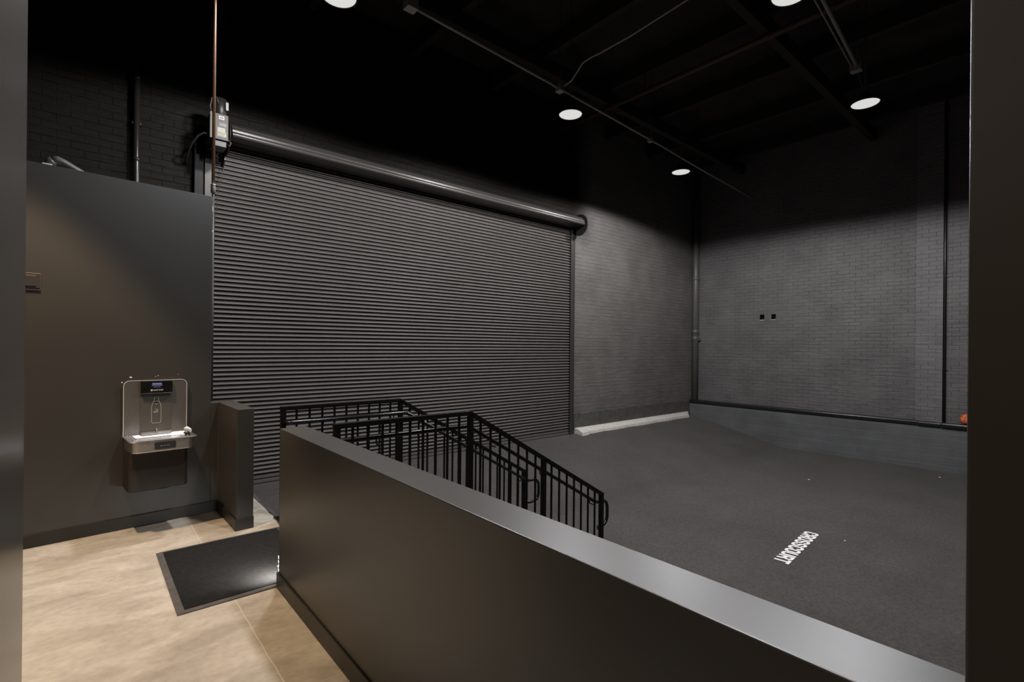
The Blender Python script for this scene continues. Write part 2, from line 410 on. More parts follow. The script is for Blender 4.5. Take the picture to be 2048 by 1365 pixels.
# wedge of bare concrete at the foot of the brick wall
cu = MB(); NN = 60
sec = lambda x, w: [(x, BY-.03-w, ZS-.03), (x, BY-.03-w+.015, ZS+.05), (x, BY-.03-w*.45, ZS+.115), (x, BY-.02, ZS+.135), (x, BY-.02, ZS-.03)]
vs = []; 
for i in range(NN+1):
    t = i/NN; x = 9.45+t*(RX-.12-9.45)
    w = .20+.012*math.sin(9*t*PI)+random.uniform(-.006,.006)
    if i < 4: w += .08*(1-i/4)
    if i > NN-3: w *= (NN-i+.4)/3.4
    vs += sec(x, w)
fs = [(i*5+k, (i+1)*5+k, (i+1)*5+(k+1)%5, i*5+(k+1)%5) for i in range(NN) for k in range(5)]+[(0,1,2,3,4), tuple(NN*5+k for k in (4,3,2,1,0))]
cu.add(vs, fs); struct(cu.build('trim_5', M['bare']))

# ------------------------------------------------------------------ right wall: block base, ledge, brick above
struct(box('wall_base', M['block'], RX, RX+.6, -3, BY-.001, ZF-.1, -.06))
rw = MB(); X1 = RX+.25
holes = [(6.27, 6.40), (5.945, 6.07)]; hz = (2.49, 2.65)
rw.box(X1, X1+.4, -3, BY, -.06, hz[0]); rw.box(X1, X1+.4, -3, BY, hz[1], CEIL)
rw.box(X1, X1+.4, -3, 5.945, *hz); rw.box(X1, X1+.4, 6.07, 6.27, *hz); rw.box(X1, X1+.4, 6.40, BY, *hz)
wr = struct(rw.build('wall_right', M['brick_right']))
MB().box(X1-.12, X1+.01, 2.205, 2.70, -.05, CEIL).build('pilaster', M['brick_pilaster'], wr)
MB().box(X1-.06, X1+.01, .2, 2.205, -.05, CEIL).build('pilaster', M['brick_right'], wr)
struct(box('trim_6', M['ledge'], RX+.005, RX+.26, -3, BY-.002, -.065, -.050))
# black nosing in three lengths, each a little proud of the last
for k, (y0, y1, dx, z1) in enumerate([(2.63, BY-.005, .028, -.050), (2.20, 2.62, .045, -.054), (-3, 2.19, .060, -.046)]):
    m = MB(); m.extr([(RX-dx, -.075+z1+.05), (RX-dx+.012, z1), (RX+.03, z1+.004), (RX+.03, -.158), (RX-dx+.012, -.160), (RX-dx, -.140)], 'Y', y0, y1)
    struct(m.build('trim_%d' % (k+1), M['trimblack'], None, .005))

for k, (y0, y1) in enumerate(holes):
    c = (y0+y1)/2
    t = thing('junction_box', ('empty square black electrical box in the right brick wall, %s of the pair' % ('left','right')[k]), 'electrical box', (X1, c, 2.57), 'recessed boxes in the right brick wall')
    m = MB(); d = .16; tk = .004
    m.box(X1-.002, X1+d, y0, y0+tk, hz[0], hz[1]); m.box(X1-.002, X1+d, y1-tk, y1, hz[0], hz[1])
    m.box(X1-.002, X1+d, y0, y1, hz[0], hz[0]+tk); m.box(X1-.002, X1+d, y0, y1, hz[1]-tk, hz[1]); m.box(X1+d, X1+d+tk, y0, y1, *hz)
    o = m.build('back_box', simple('black_box_inside', (.004,.004,.004), .9), None, loc=(X1, c, 2.57)); o.parent = t; o.location = (0,0,0)
    m = MB(); m.box(X1-.004, X1+.012, y0, y1, hz[0]-.004, hz[0]+.008)
    o = m.build('lower_lip', M['chip'], None, loc=(X1, c, 2.57)); o.parent = t; o.location = (0,0,0)

# corner downpipe with couplings
t = thing('downpipe', 'large grey painted pipe standing in the far brick corner', 'pipe', (15.185, 8.40, -.05))
PR = .098
m = MB(); m.tube([(0,0,0), (0,0,CEIL)], PR, 28); m.build('pipe', M['paintpipe'], t)
for z in (1.95, 2.17, 3.9):
    MB().tube([(0,0,z), (0,0,z+.02), (0,0,z+.10), (0,0,z+.12)], [PR+.002, PR+.012, PR+.012, PR+.002], 28).build('coupling', M['paintpipe'], t)
MB().box(-.02, .11, -.14, -.09, 1.93, 1.965).build('strap', M['paintpipe'], t)

t = thing('conduit', 'thin black vertical conduit on the right brick wall above the basketball', 'pipe', (X1-.09, 2.175, -.048))
MB().tube([(0,0,0), (0,0,CEIL)], .027, 14).build('pipe', M['blackpipe'], t)
for z in (1.2, 3.4, 5.6): MB().box(.0, .032, -.045, .045, z, z+.03).build('clip', M['blackpipe'], t)

# basketball
t = thing('basketball', 'orange basketball resting on the ledge of the right wall', 'ball', (15.17, 1.775, -.046))
RB = .121
m = MB(); n1, n2 = 24, 36
vs = [(RB*math.sin(PI*i/n1)*math.cos(2*PI*k/n2), RB*math.sin(PI*i/n1)*math.sin(2*PI*k/n2), RB+RB*math.cos(PI*i/n1)) for i in range(n1+1) for k in range(n2)]
m.add(vs, [(i*n2+k, (i+1)*n2+k, (i+1)*n2+(k+1)%n2, i*n2+(k+1)%n2) for i in range(n1) for k in range(n2)], True)
m.build('ball_body', M['ball'], t)
rot = Matrix.Rotation(.6,4,'X') @ Matrix.Rotation(.5,4,'Z') @ Matrix.Rotation(.35,4,'Y')
def seam(fn):
    p = [rot @ (Vector(fn(2*PI*k/48)).normalized()*(RB+.0006))+Vector((0,0,RB)) for k in range(49)]
    MB().tube(p, .0042, 6, False).build('seam', M['seam'], t)
seam(lambda a: (math.cos(a), math.sin(a), 0)); seam(lambda a: (0, math.cos(a), math.sin(a)))
for sgn in (1, -1): seam(lambda a: (sgn*(.62+.22*math.cos(2*a)), .75*math.cos(a), .75*math.sin(a)))

# ------------------------------------------------------------------ roll-up shutter (door_1)
door = bpy.data.objects.new('door_1', None); C.objects.link(door); door['kind'] = 'structure'; door.location = (0,0,0)
P_ = .0675; ztop = 4.70; zbot = ZS+.17
prof = []
z = ztop
base = [(.006,0),(.018,-.004),(.027,-.013),(.031,-.023),(.0305,-.030),(.005,-.0315),(-.012,-.036),(-.012,-.053),(.000,-.056),(.004,-.0585),(.001,-.062)]
while z > zbot:
    prof += [(8.497-a, z+b*P_/.068) for a, b in base]; z -= P_
cur = MB()
n = len(prof); xsx = [1.40, 9.225]
vs = [(x, y, zz) for x in xsx for y, zz in prof]
cur.add(vs, [(i, i+1, n+i+1, n+i) for i in range(n-1)], False)
cur.build('curtain', M['shutter'], door)
bb = MB(); zz = z+P_*.1
# bottom bar of wider flat slats
bb.extr([(8.50, zz), (8.478, zz-.008), (8.474, zz-.045), (8.492, zz-.055), (8.492, zz-.07), (8.470, zz-.078), (8.466, zz-.115), (8.488, zz-.125), (8.470, zz-.14), (8.455, zz-.15), (8.455, ZS+.012), (8.515, ZS+.012), (8.515, zz)], 'X', 1.40, 9.225)
bb.build('bottom_bar', M['shutter'], door)
MB().box(1.40, 9.225, 8.462, 8.51, ZS, ZS+.014).build('weather_seal', M['trimblack'], door)
for x0, x1, s in ((1.315, 1.43, -1), (9.205, 9.315, 1)):
    m = MB(); m.box(x0, x1, 8.43, 8.445, ZS-.01, 4.62); m.box(x0 if s < 0 else x1-.012, x0+.012 if s < 0 else x1, 8.43, BY+.002, ZS-.01, 4.62); m.box(x0, x1, 8.505, BY+.002, ZS-.01, 4.62)
    m.build('guide_rail', M['guide'], door, .003)
MB().box(9.315, 9.42, 8.497, BY+.002, ZS, 4.46).build('wall_angle', M['guide'], door, .003)
MB().box(1.19, 1.30, 8.40, BY+.002, ZS, 4.55).build('wall_angle', M['rail'], door, .003)
# coiled curtain: rippled roll
cy, cz, cr = 8.235, 4.655, .188
rip = []
for k in range(73):                      # upper front of the roll, then the flat underside of its cover
    a = math.radians(108-112*k/72)
    r = .20+.013*abs(math.sin(math.radians(112*k/72)*8))
    rip.append((cy-r*math.cos(a), 4.635+r*math.sin(a)))
rip += [(cy-.17, 4.61), (8.40, 4.61), (8.40, 4.80)]
MB().extr(rip, 'X', 1.60, 9.24, False).build('coil', M['coil'], door)
MB().tube([(1.30, cy, cz), (9.36, cy, cz)], .05, 16).build('axle', M['darksteel'], door)
for x in (1.56, 9.28):
    pts = [(cy+.265*math.cos(a), cz+.265*math.sin(a)) for a in [2*PI*k/40 for k in range(40)]]
    MB().extr(pts, 'X', x-.008, x+.008, True).build('end_bracket', M['darksteel'], door)
    MB().extr([(cy+.1, cz-.30), (BY, cz-.42), (BY, cz+.22), (cy+.1, cz+.2)], 'X', x-.008, x+.008).build('end_bracket', M['darksteel'], door)
MB().extr([(BY, cz+.23), (cy+.12, cz+.22), (cy+.12, cz+.205), (BY, cz+.21)], 'X', 1.58, 9.26).build('top_flashing', M['shutter'], door)

# opener motor unit
t = thing('door_opener', 'grey motor opener with stickers at the left end of the rolled shutter', 'motor', (1.40, 7.93, 4.47))
case = MB().box(-.105, .115, -.06, .22, 0, .36).build('case', M['motorgrey'], t, .006)
MB().box(-.112, -.062, -.068, -.055, 0, .36).build('case_flange', simple('pale_flange', (.11,.105,.09), .5), t, .003)
MB().tube([(.03,.07,.36), (.03,.07,.37), (.03,.07,.60), (.03,.07,.615)], [.088,.094,.094,.07], 28).build('motor', M['darksteel'], t)
MB().tube([(-.075,.02,.33), (-.10,.0,.45), (-.08,-.0,.57), (-.02,0,.60), (0.0,-.02,.5)], .012, 8).build('cable', M['motorgrey'], t)
MB().box(.085,.118,-.035,.02,.44,.55).build('rating_plate', M['sticker'], t)
def sticker(name, x0, x1, z0, z1, mat, y=-.062): return MB().box(x0, x1, y-.001, y+.002, z0, z1).build(name, mat, case)
sticker('flag_sticker', .0, .058, .285, .325, M['ring'], -.0605); sticker('flag_sticker', .002, .056, .289, .321, M['red'], -.0615); sticker('flag_sticker', .036, .054, .291, .304, M['blue'], -.0625)
sticker('warning_sticker', -.02, .075, .06, .17, M['sticker'], -.0605); sticker('warning_sticker', -.02, .086, .045, .10, M['sticker'], -.0612)
sticker('caution_band', -.02, .086, .085, .112, M['yellow'], -.0622)
me = text_mesh('CAUTION', .022, .085, .0004, .0006); me.materials.append(M['black'])
o = bpy.data.objects.new('caution_lettering', me); C.objects.link(o); o.parent = case; o.rotation_euler = (PI/2,0,0); o.location = (.033,-.0652,.0985)
for k in range(3): sticker('small_print', -.012, .07-.01*k, .076-.012*k, .079-.012*k, M['darkgrey'], -.0628)
sticker('nameplate', .0, .085, .19, .235, M['darkgrey'], -.061)
MB().box(-.08,.10,-.03,.20,-.09,.0).build('gearbox', M['darksteel'], t, .01)
MB().tube([(.12,-.02,.04), (.15,-.03,.0), (.14,-.03,-.05), (.10,-.02,-.03)], .010, 8).build('release_lever', M['motorgrey'], t)
MB().box(-.10,.12,.2,.60,.05,.12).build('mounting_bracket', M['darksteel'], t)
o = MB().tube([(1.28,7.97,4.54),(1.24,7.98,4.55),(1.18,8.02,4.51),(1.12,8.1,4.42),(1.09,8.25,4.32),(1.085,8.40,4.25),(1.085,8.515,4.22)], .013, 8).build('flexible_cable', M['guide'])
tag(o, 'grey flexible cable curving down from the shutter opener to the brick wall', 'cable')
o = MB().tube([(1.56,8.34,4.36),(1.535,8.33,4.2),(1.475,8.31,3.88),(1.445,8.31,3.55),(1.42,8.31,3.2),(1.415,8.31,2.2)], .0045, 6).build('pull_cord', M['darksteel'])
tag(o, 'thin cord hanging in front of the top left shutter slats', 'cord')

# ------------------------------------------------------------------ fountain wall (wall_left), stub and divider half walls
WH = 3.075; TH = .125
lw = MB(); xa, xb = -2.9, .945
lw.prism([(xa, wally(xa)), (xb, wally(xb)), (xb, wally(xb)+TH), (xa, wally(xa)+TH)], 0, WH)
wl = struct(lw.build('wall_left', M['paint'], None, .004))
for (x, z, r) in [(.318,1.335,.010),(.500,1.337,.0035),(.518,1.343,.004),(.672,1.348,.003),(.258,1.292,.0055)]:
    y = wally(x)-.0015; pts = []
    for k in range(9):
        a = 2*PI*k/9; rr = r*random.uniform(.6,1.25); pts.append((x+rr*math.cos(a), z+rr*math.sin(a)))
    MB().extr(pts, 'Y', y-.001, y+.003).build('paint_chip', M['chip'], wl)
for z, h in ((2.93,.05),(2.73,.02)):
    MB().box(.940, .9475, wally(.945)-.001, wally(.945)+.02, z, z+h).build('paint_chip', M['chip'], wl)
SH = 1.065
sx0, sx1 = 1.022, 1.160
ws = struct(MB().prism([(.9445, 5.5792), (1.008, 5.584), (sx0, 4.853), (sx1, 4.864), (1.152, 5.73), (.9445, 5.71)], 0, SH).build('wall_stub', M['paint'], None, .004))
DY = 3.545
wd = struct(MB().prism([(1.004, DY), (1.000, .118), (1.172, .118), (1.176, DY+.022)], 0, 1.072).build('wall_divider', M['paint'], None, .004))
WN = struct(box('wall_near', M['paint'], 1.0, 1.17, -3, .117, 0, 4.2, None, .004))
WD = struct(MB().prism([(-.15, -3), (-.15, 2.345), (-.29, 2.345), (-.29, -3)], 0, 4.2).build('wall_side', M['paint_side'], None, .004))
# closing part of the divider below the concrete level, seen only from the hall side
struct(box('wall_divider_foot', M['plinth'], 1.172, 1.19, -3, 3.52, ZF-.05, -.001))

BH = .105
def bprism(name, pts):
    return struct(MB().prism(pts, 0, BH).build(name, M['base'], None, .004))
bprism('baseboard_left', [(xa, wally(xa)-.012), (1.005, wally(1.005)-.012), (1.005, wally(1.005)-.001), (xa, wally(xa)-.001)])
bprism('baseboard_stub', [(sx0-.011, 4.842), (sx1+.002, 4.853), (sx1+.002, 4.862), (sx0+.0, 4.851), (1.006, 5.57), (.996, 5.57)])
bprism('baseboard_divider', [(.990, .12), (1.000,.12), (1.004, DY), (1.176, DY+.022), (1.176, DY+.032), (.992, DY+.010)])
bprism('baseboard_near', [(.990,-3),(.999,-3),(.999,.117),(.990,.117)])
bprism('baseboard_side', [(-.149,-3),(-.139,-3),(-.139,2.355),(-.29,2.355),(-.29,2.346),(-.149,2.346)])

# wall plate at the left
t = thing('wall_plate', 'small painted rectangular wall plate high on the left wall', 'wall plate', (-.318, wally(-.318)-.001, 2.118), rotz=math.atan(.077))
MB().box(-.056,.056,-.010,.004,-.072,.072).build('plate', M['plate'], t, .006, 3)
MB().box(-.052,.028,-.016,-.008,-.035,.052).build('inset_panel', M['plate'], t, .003)
MB().box(-.052,.048,-.012,-.008,-.052,-.047).build('slot', M['black'], t)

# ------------------------------------------------------------------ drinking fountain with bottle filler
ft = thing('drinking_fountain', 'wall-mounted stainless drinking fountain with black bottle filler panel', 'drinking fountain', (.50, wally(.50)-.0008, .33), rotz=math.atan(.077))
def rrect(x0, x1, z0, z1, r, corners=(1,1,1,1), seg=7):
    pts = []
    for (cx_, cz_, a0), c in zip([(x0+r,z0+r,PI),(x1-r,z0+r,1.5*PI),(x1-r,z1-r,0),(x0+r,z1-r,.5*PI)], corners):
        if c:
            pts += [(cx_+r*math.cos(a0+PI/2*k/seg), cz_+r*math.sin(a0+PI/2*k/seg)) for k in range(seg+1)]
        else:
            pts.append((x0 if a0 in (PI,.5*PI) else x1, z0 if a0 in (PI,1.5*PI) else z1))
    return pts
# local frame: z0 = .33 above floor; filler panel 0.49..0.98
MB().extr(rrect(-.238,.238,.48,.975,.045,(0,0,1,1)), 'Y', -.030, .0).build('filler_panel', M['dullsteel'], ft)
m = MB(); pin = rrect(-.2335,.2335,.48,.971,.041,(0,0,1,1)); pout = rrect(-.2385,.2385,.48,.9755,.045,(0,0,1,1))
# bright polished edge around the panel
vs = [(a,-.0325,b) for a,b in pout]+[(a,-.0325,b) for a,b in pin]+[(a,-.028,b) for a,b in pout]+[(a,-.028,b) for a,b in pin]
k_ = len(pout); fs = []
for i in range(k_):
    j = (i+1) % k_
    if pout[i][1] < .5 and pout[j][1] < .5: continue
    fs += [(i,j,j+k_,i+k_), (i,i+2*k_,j+2*k_,j), (i+k_,j+k_,j+3*k_,i+3*k_)]
m.add(vs, fs); m.build('panel_rim', simple('bright_panel_edge', (.75,.74,.72), .4, metal=.35), ft)
al = MB().box(-.118,.118,-.0345,-.029,.492,.972).build('bottle_alcove', M['alcove'], ft)
hd = MB()
hd.box(-.118,.118,-.062,-.030,.856,.970)
head = hd.build('sensor_head', M['black'], ft, .004)
# curved spout hood under the head
pts = [(-.118,.862)]+[(.118*math.sin(a), .862-.088*math.cos(a)) for a in [-PI/2+PI*k/20 for k in range(21)]]+[(.118,.862)]
MB().extr(pts[1:-1], 'Y', -.0362, -.031, True).build('spout_hood', M['darkgrey'], ft)
dsp = MB(); dsp.box(-.036,.036,-.064,-.0615,.934,.950); dsp.box(-.040,.040,-.064,-.0615,.925,.929); dsp.box(-.026,.026,-.064,-.0615,.912,.916)
dsp.build('display', M['screen'], head)
def lettering(name, body, size, width, x, y, z, mat, off=.0003, par=None):
    me = text_mesh(body, size, width, .0006, off); me.materials.append(mat)
    o = bpy.data.objects.new(name, me); C.objects.link(o); o.parent = par or ft; o.rotation_euler = (PI/2,0,0); o.location = (x,y,z); return o
lettering('panel_lettering', 'HALSEY TAYLOR', .016, .076, .010, -.0635, .886, M['print'], .0006, head)
MB().tube([(-.040,-.0645,.886),(-.040,-.0625,.886)], .0085, 16).build('panel_emblem', M['print'], head)
# bottle outline: tube line
def L2(pts, r=.0016, name='bottle_outline'):
    return MB().tube([(a,-.0372,b) for a,b in pts], r, 6).build(name, M['print'], al)
bt = [(-.012,.822),(-.013,.810),(-.018,.792),(-.028,.762),(-.034,.738),(-.0355,.722),(-.0355,.602),(-.033,.592),(-.025,.586),(.025,.586),(.033,.592),(.0355,.602),(.0355,.722),(.034,.738),(.028,.762),(.018,.792),(.013,.810),(.012,.822)]
L2(bt)
L2([(-.018,.778),(-.010,.783),(0,.785),(.010,.783),(.018,.778)], .0016, 'bottle_symbol'); L2([(-.012,.758),(.012,.758)], .0018, 'bottle_symbol')
MB().tube([(0,-.038,.770),(0,-.034,.770)], .0055, 12).build('sensor_eye', M['black'], al)
for q in ([(-.022,.692),(-.010,.690),(.0,.693),(.008,.700)], [(-.022,.682),(-.008,.680),(.003,.678),(.010,.686),(.012,.700)], [(-.006,.715),(-.002,.704),(.004,.697)], [(.006,.716),(.008,.704),(.012,.696)], [(-.018,.687),(.004,.686)]):
    L2(q, .0012, 'hand_symbol')
MB().box(-.12,.12,-.052,-.030,.480,.512).build('spout_shelf', M['dullsteel'], ft, .006)
MB().tube([(.0,-.05,.497),(.0,-.05,.535)], .007, 12).build('drain_post', M['chrome'], ft)
# basin: rounded tray
def plan(x0, x1, y0, y1, r, seg=8):
    return [(x1, y1), (x0, y1)]+[(x0+r+r*math.cos(a), y0+r+r*math.sin(a)) for a in [PI+PI/2*k/seg for k in range(seg+1)]]+[(x1-r+r*math.cos(a), y0+r+r*math.sin(a)) for a in [1.5*PI+PI/2*k/seg for k in range(seg+1)]]
def rings(levels, mat, name, cap0=False, cap1=False):
    m = MB(); k = len(levels[0][0]); vs = []
    for p, z in levels: vs += [(a,b,z) for a,b in p]
    fs = [(i*k+j, i*k+(j+1)%k, (i+1)*k+(j+1)%k, (i+1)*k+j) for i in range(len(levels)-1) for j in range(k)]
    if cap0: fs.append(tuple(range(k-1,-1,-1)))
    if cap1: fs.append(tuple((len(levels)-1)*k+j for j in range(k)))
    m.add(vs, fs); return m.build(name, mat, ft)
BD = -.40; zt = .490; zb = .385
rings([(plan(-.212,.212,BD+.022,0,.05), zb), (plan(-.222,.222,BD+.008,0,.05), zb+.004), (plan(-.225,.225,BD+.004,0,.05), zb+.012), (plan(-.228,.228,BD+.002,0,.05), zt-.012)], M['steel'], 'basin_apron', True)
rings([(plan(-.228,.228,BD+.002,0,.05), zt-.012), (plan(-.244,.244,BD-.014,0,.045), zt-.006), (plan(-.246,.246,BD-.016,0,.045), zt), (plan(-.240,.240,BD-.010,0,.042), zt+.003), (plan(-.215,.215,BD+.022,-.045,.04), zt+.001), (plan(-.195,.195,BD+.045,-.06,.04), zt-.022), (plan(-.150,.150,BD+.09,-.10,.05), zt-.034), (plan(-.02,.02,-.22,-.20,.008), zt-.040)], M['basin'], 'basin', False, True)
MB().box(-.112,.112,-.06,-.02,zt-.006,zt+.010).build('splash_ridge', M['basin'], ft, .006)
MB().tube([(.0,-.21,zt-.040),(.0,-.21,zt-.036)], .022, 20).build('drain', M['chrome'], ft)
for x in (-.205, -.185): MB().box(x-.006, x+.006, BD+.05, -.05, zt-.004, zt+.006).build('drip_rib', M['basin'], ft, .003)
# bubbler on the right
MB().tube([(.188,-.30,zt-.004),(.188,-.30,zt+.03)], .020, 20).build('bubbler_base', M['black'], ft)
MB().tube([(.205,-.30,zt+.025),(.200,-.302,zt+.044),(.180,-.306,zt+.060),(.160,-.310,zt+.060)], [.017,.019,.018,.011], 16).build('bubbler_guard', M['whiteplastic'], ft)
MB().tube([(.170,-.30,zt+.002),(.158,-.31,zt+.018),(.170,-.30,zt+.045)], .006, 8).build('bubbler_spout', M['chrome'], ft)
push = MB().extr(rrect(-.070,.082,zb+.022,zb+.082,.010), 'Y', BD-.004, BD+.006).build('push_bar', M['darkgrey'], ft, .002)
lettering('push_bar_lettering', 'HALSEY TAYLOR', .010, .050, .012, BD-.0055, zb+.052, M['print'], .0003, push)
MB().tube([(-.024,BD-.0062,zb+.052),(-.024,BD-.004,zb+.052)], .0055, 14).build('push_bar_emblem', M['print'], push)
# lower cabinet
rings([(plan(-.222,.190,-.265,0,.03), .040), (plan(-.232,.198,-.278,0,.03), .048), (plan(-.232,.198,-.278,0,.03), zb+.004)], M['lower'], 'lower_cabinet', True, True)
MB().tube([(-.02,-.262,.040),(.03,-.255,.035),(.06,-.255,.040)], .005, 6).build('torn_edge', M['plate'], ft)

# ------------------------------------------------------------------ entrance mat
t = thing('entrance_mat', 'black entrance mat with grey rubber border on the concrete floor', 'mat', (.437, 3.60, 0))
MX, MY = .90, 1.16
MB().extr([(0,.0005),(0,.003),(.03,.006),(MX-.03,.006),(MX,.003),(MX,.0005)], 'Y', 0, MY).build('rubber_border', M['matedge'], t)
MB().box(.042, MX-.03, .045, MY-.03, .0055, .010).build('pile', M['mat'], t, .003)
t.location = (.437, 3.558, 0)

# ------------------------------------------------------------------ step light in the end of the divider
t = thing('step_light', 'lit louvred step light low on the end of the half wall by the mat', 'step light', (1.078, DY+.020, .085))
MB().box(-.066,.060,-.004,.006,0,.13).build('frame', M['darksteel'], t)
MB().box(-.062,.056,.004,.030,.006,.124).build('lens', M['steplens'], t)
for z in (.004,.034,.062,.090,.122): MB().bar((-.066,.024,z),(.058,.024,z), .045, .005).build('louvre', M['darksteel'], t)
ld = bpy.data.lights.new('step_glow', 'AREA'); ld.shape = 'RECTANGLE'; ld.size = .11; ld.size_y = .11; ld.energy = 6.5; ld.spread = 1.9; ld.color = (1,.96,.9)
lo_ = bpy.data.objects.new('step_glow', ld); C.objects.link(lo_); lo_.location = (1.05, DY+.085, .15); lo_.rotation_euler = (math.radians(72),0,PI)
lo_.rotation_euler = Vector((-.45,1,-1.0)).to_track_quat('-Z','Y').to_euler()

# ------------------------------------------------------------------ stair railings
def railing(name, label, y, side, x0, x1, x2, zt):
    """side: +1 handrail on the far side (+y), -1 on the near side"""
    t = thing(name, label, 'railing', (x0, y, 0), 'black stair railings')
    sl = -.578; L = lambda x: zt if x <= x1 else zt+sl*(x-x1)
    tw = .045
    pr_ = lambda m, nm, mat=M['rail'], bev=.003: m.build(nm, mat, t, bev)
    W = lambda p: (p[0]-x0, p[1]-y, p[2])
    def bar(a, b, w, h, nm, mat=M['rail']):
        return pr_(MB().bar(W(a), W(b), w, h), nm, mat)
    bar((x0-.025, y, zt-.02), (x1, y, zt-.02), tw, .040, 'top_rail')
    bar((x1-.005, y, zt-.022), (x2+.02, y, L(x2)-.034), tw, .040, 'top_rail')
    xm = (x1+x2)/2
    zfoot = lambda x: 0.004 if x <= x1+.02 else -rise*min(6, int((x-2.66)/run)+1)
    for x in (x0, x1, xm, x2):
        po = bar((x, y, zfoot(x)), (x, y, L(x)-.03), .045, .045, 'post')
        MB().box(x-x0-.05, x-x0+.05, -.05, .05, zfoot(x), zfoot(x)+.01).build('base_plate', M['rail'], po)
    bar((x0, y, .10), (x1, y, .10), .03, .03, 'bottom_rail')
    zb_ = lambda x: .10+sl*(x-x1) if x > x1 else .10
    bar((x1, y, .10), (x2, y, zb_(x2)), .03, .03, 'bottom_rail')
    for k in range(1, 10):
        x = x0+(x1-x0)*k/10; bar((x, y, .10), (x, y, zt-.035), .018, .018, 'baluster')
    for a, b in ((x1, xm), (xm, x2)):
        for k in range(1, 8):
            x = a+(b-a)*k/8; bar((x, y, zb_(x)), (x, y, L(x)-.04), .018, .018, 'baluster')
    hy = y+side*.075; r = .019; hz_ = zt-.150
    p = [(x0+.01, y+side*.02, hz_), (x0+.035, y+side*.055, hz_), (x0+.07, hy, hz_), (x1+.02, hy, hz_)]
    xe = x2-.03
    p += [(x1+.06, hy, hz_-.018), (xe, hy, hz_+sl*(xe-x1-.02)+.0)]
    ze = p[-1][2]
    p += [(xe+.05, hy, ze-.018), (xe+.14, hy, ze-.020)]
    for k in range(1, 7):
        a = PI/2*k/6; p.append((xe+.14+.095*math.sin(a), hy, ze-.020-.095*(1-math.cos(a))))
    p.append((xe+.235, hy, ze-.215))
    for k in range(1, 7):
        a = PI/2*k/6; p.append((xe+.14+.095*math.cos(a), hy, ze-.215-.095*math.sin(a)))
    p += [(xe+.07, hy, ze-.310), (xe+.04, y+side*.045, ze-.310), (xe+.03, y+side*.02, ze-.310)]
    hr = MB().tube([W(q) for q in p], r, 14).build('handrail', M['railpipe'], t)
    for x in (x0+.35, x1-.12, x1+.3, xm+.02, x2-.12):
        z = hz_ if x < x1+.02 else hz_+sl*(x-x1-.02)
        MB().tube([W(q) for q in [(x, y+side*.01, z-.055), (x, hy-side*.01, z-.055), (x, hy, z-.045), (x, hy, z-.012)]], .006, 8).build('bracket', M['rail'], hr)
    return t
railing('stair_railing', 'black metal stair railing nearest the shutter, partly behind the other railing', 4.935, -1, 1.425, 2.645, 4.49, 1.055)
railing('stair_railing', 'black metal stair railing nearest the camera, rising behind the half wall', 3.63, 1, 1.425, 2.645, 4.505, 1.055)

# ------------------------------------------------------------------ pipes behind the fountain wall
t = thing('copper_pipe', 'thin copper pipe rising from behind the left wall end past the shutter opener', 'pipe', (1.052, 6.2, 0))
MB().tube([(0,0,3.33),(0,0,CEIL)], .0165, 16).build('pipe', M['copper'], t)
MB().tube([(0,0,0),(0,0,3.35)], .015, 16).build('lower_pipe', M['darksteel'], t)
MB().tube([(0,0,3.27),(0,0,3.28),(0,0,3.345),(0,0,3.355)], [.018,.024,.024,.019], 18).build('coupling', M['paintpipe'], t)
MB().tube([(0,0,3.355),(0,0,3.365)], .026, 18).build('ring', M['ring'], t)
t = thing('vertical_pipe', 'dark vertical pipe on the brick wall above the left wall', 'pipe', (.524, 8.42, 0))
MB().tube([(0,0,0),(0,0,CEIL)], .036, 18).build('pipe', simple('dark_gloss_pipe', (.022,.021,.020), .25), t)
for z in (4.1, 5.2): MB().tube([(0,0,z),(0,0,z+.05)], .041, 18).build('coupling', M['darksteel'], t)
for z in (2, 4.6, 6.8): MB().box(-.05,.05,.0,.098,z,z+.03).build('wall_clip', M['darksteel'], t)
t = thing('elbow_pipe', 'grey pipe with bent elbow showing above the left wall top', 'pipe', (-.235, 6.1, 0))
MB().tube([(-.01,.03,0),(-.01,.03,3.13),(-.01,.03,3.20),(.0,.02,3.26),(.025,.0,3.285)], [.034,.034,.040,.042,.040], 18).build('elbow', M['greypipe'], t)
MB().tube([(.01,.01,3.28),(.05,0,3.285),(.09,0,3.275),(.20,.0,3.215),(.45,.02,3.08),(.6,.03,3.0)], [.040,.038,.030,.028,.028,.028], 18).build('pipe', M['greypipe'], t)
MB().box(-.055,.01,-.035,-.012,3.10,3.235).build('clamp', M['whiteplastic'], t, .003)

# ------------------------------------------------------------------ high-bay lamps
LZ = 5.6
spots = [(2.17, 5.59), (6.263, 5.784), (10.17, 6.01), (9.51, 2.36), (5.96, 2.19)]
labels = ['round ceiling lamp cut by the top edge above the shutter left half',
          'round ceiling lamp hanging beside the conduit junction, above the shutter right half',
          'smallest round ceiling lamp, hanging nearest the far corner',
          'round ceiling lamp hanging at right, close to the right brick wall',
          'round ceiling lamp cut by the top edge, towards the right']
t = thing('high_bay_lamp', labels[0], 'ceiling lamp', (*spots[0], LZ), 'round high-bay ceiling lamps')
MB().lathe([(.0,.16),(.06,.16),(.085,.14),(.09,.07),(.165,.055),(.200,.030),(.203,.0),(.196,.0),(.192,.012),(.0,.014)], (0,0,0), 48).build('housing', M['housing'], t)
MB().lathe([(.0,-.002),(.12,-.001),(.188,.004),(.193,.012)], (0,0,0), 48).build('lens', M['lens'], t)
MB().tube([(0,0,.15),(0,0,.20)], .02, 12).build('collar', M['housing'], t)
MB().tube([(0,0,.19),(0,0,CEIL-LZ)], .007, 8).build('hanging_rod', M['housing'], t)
lamps = [t]
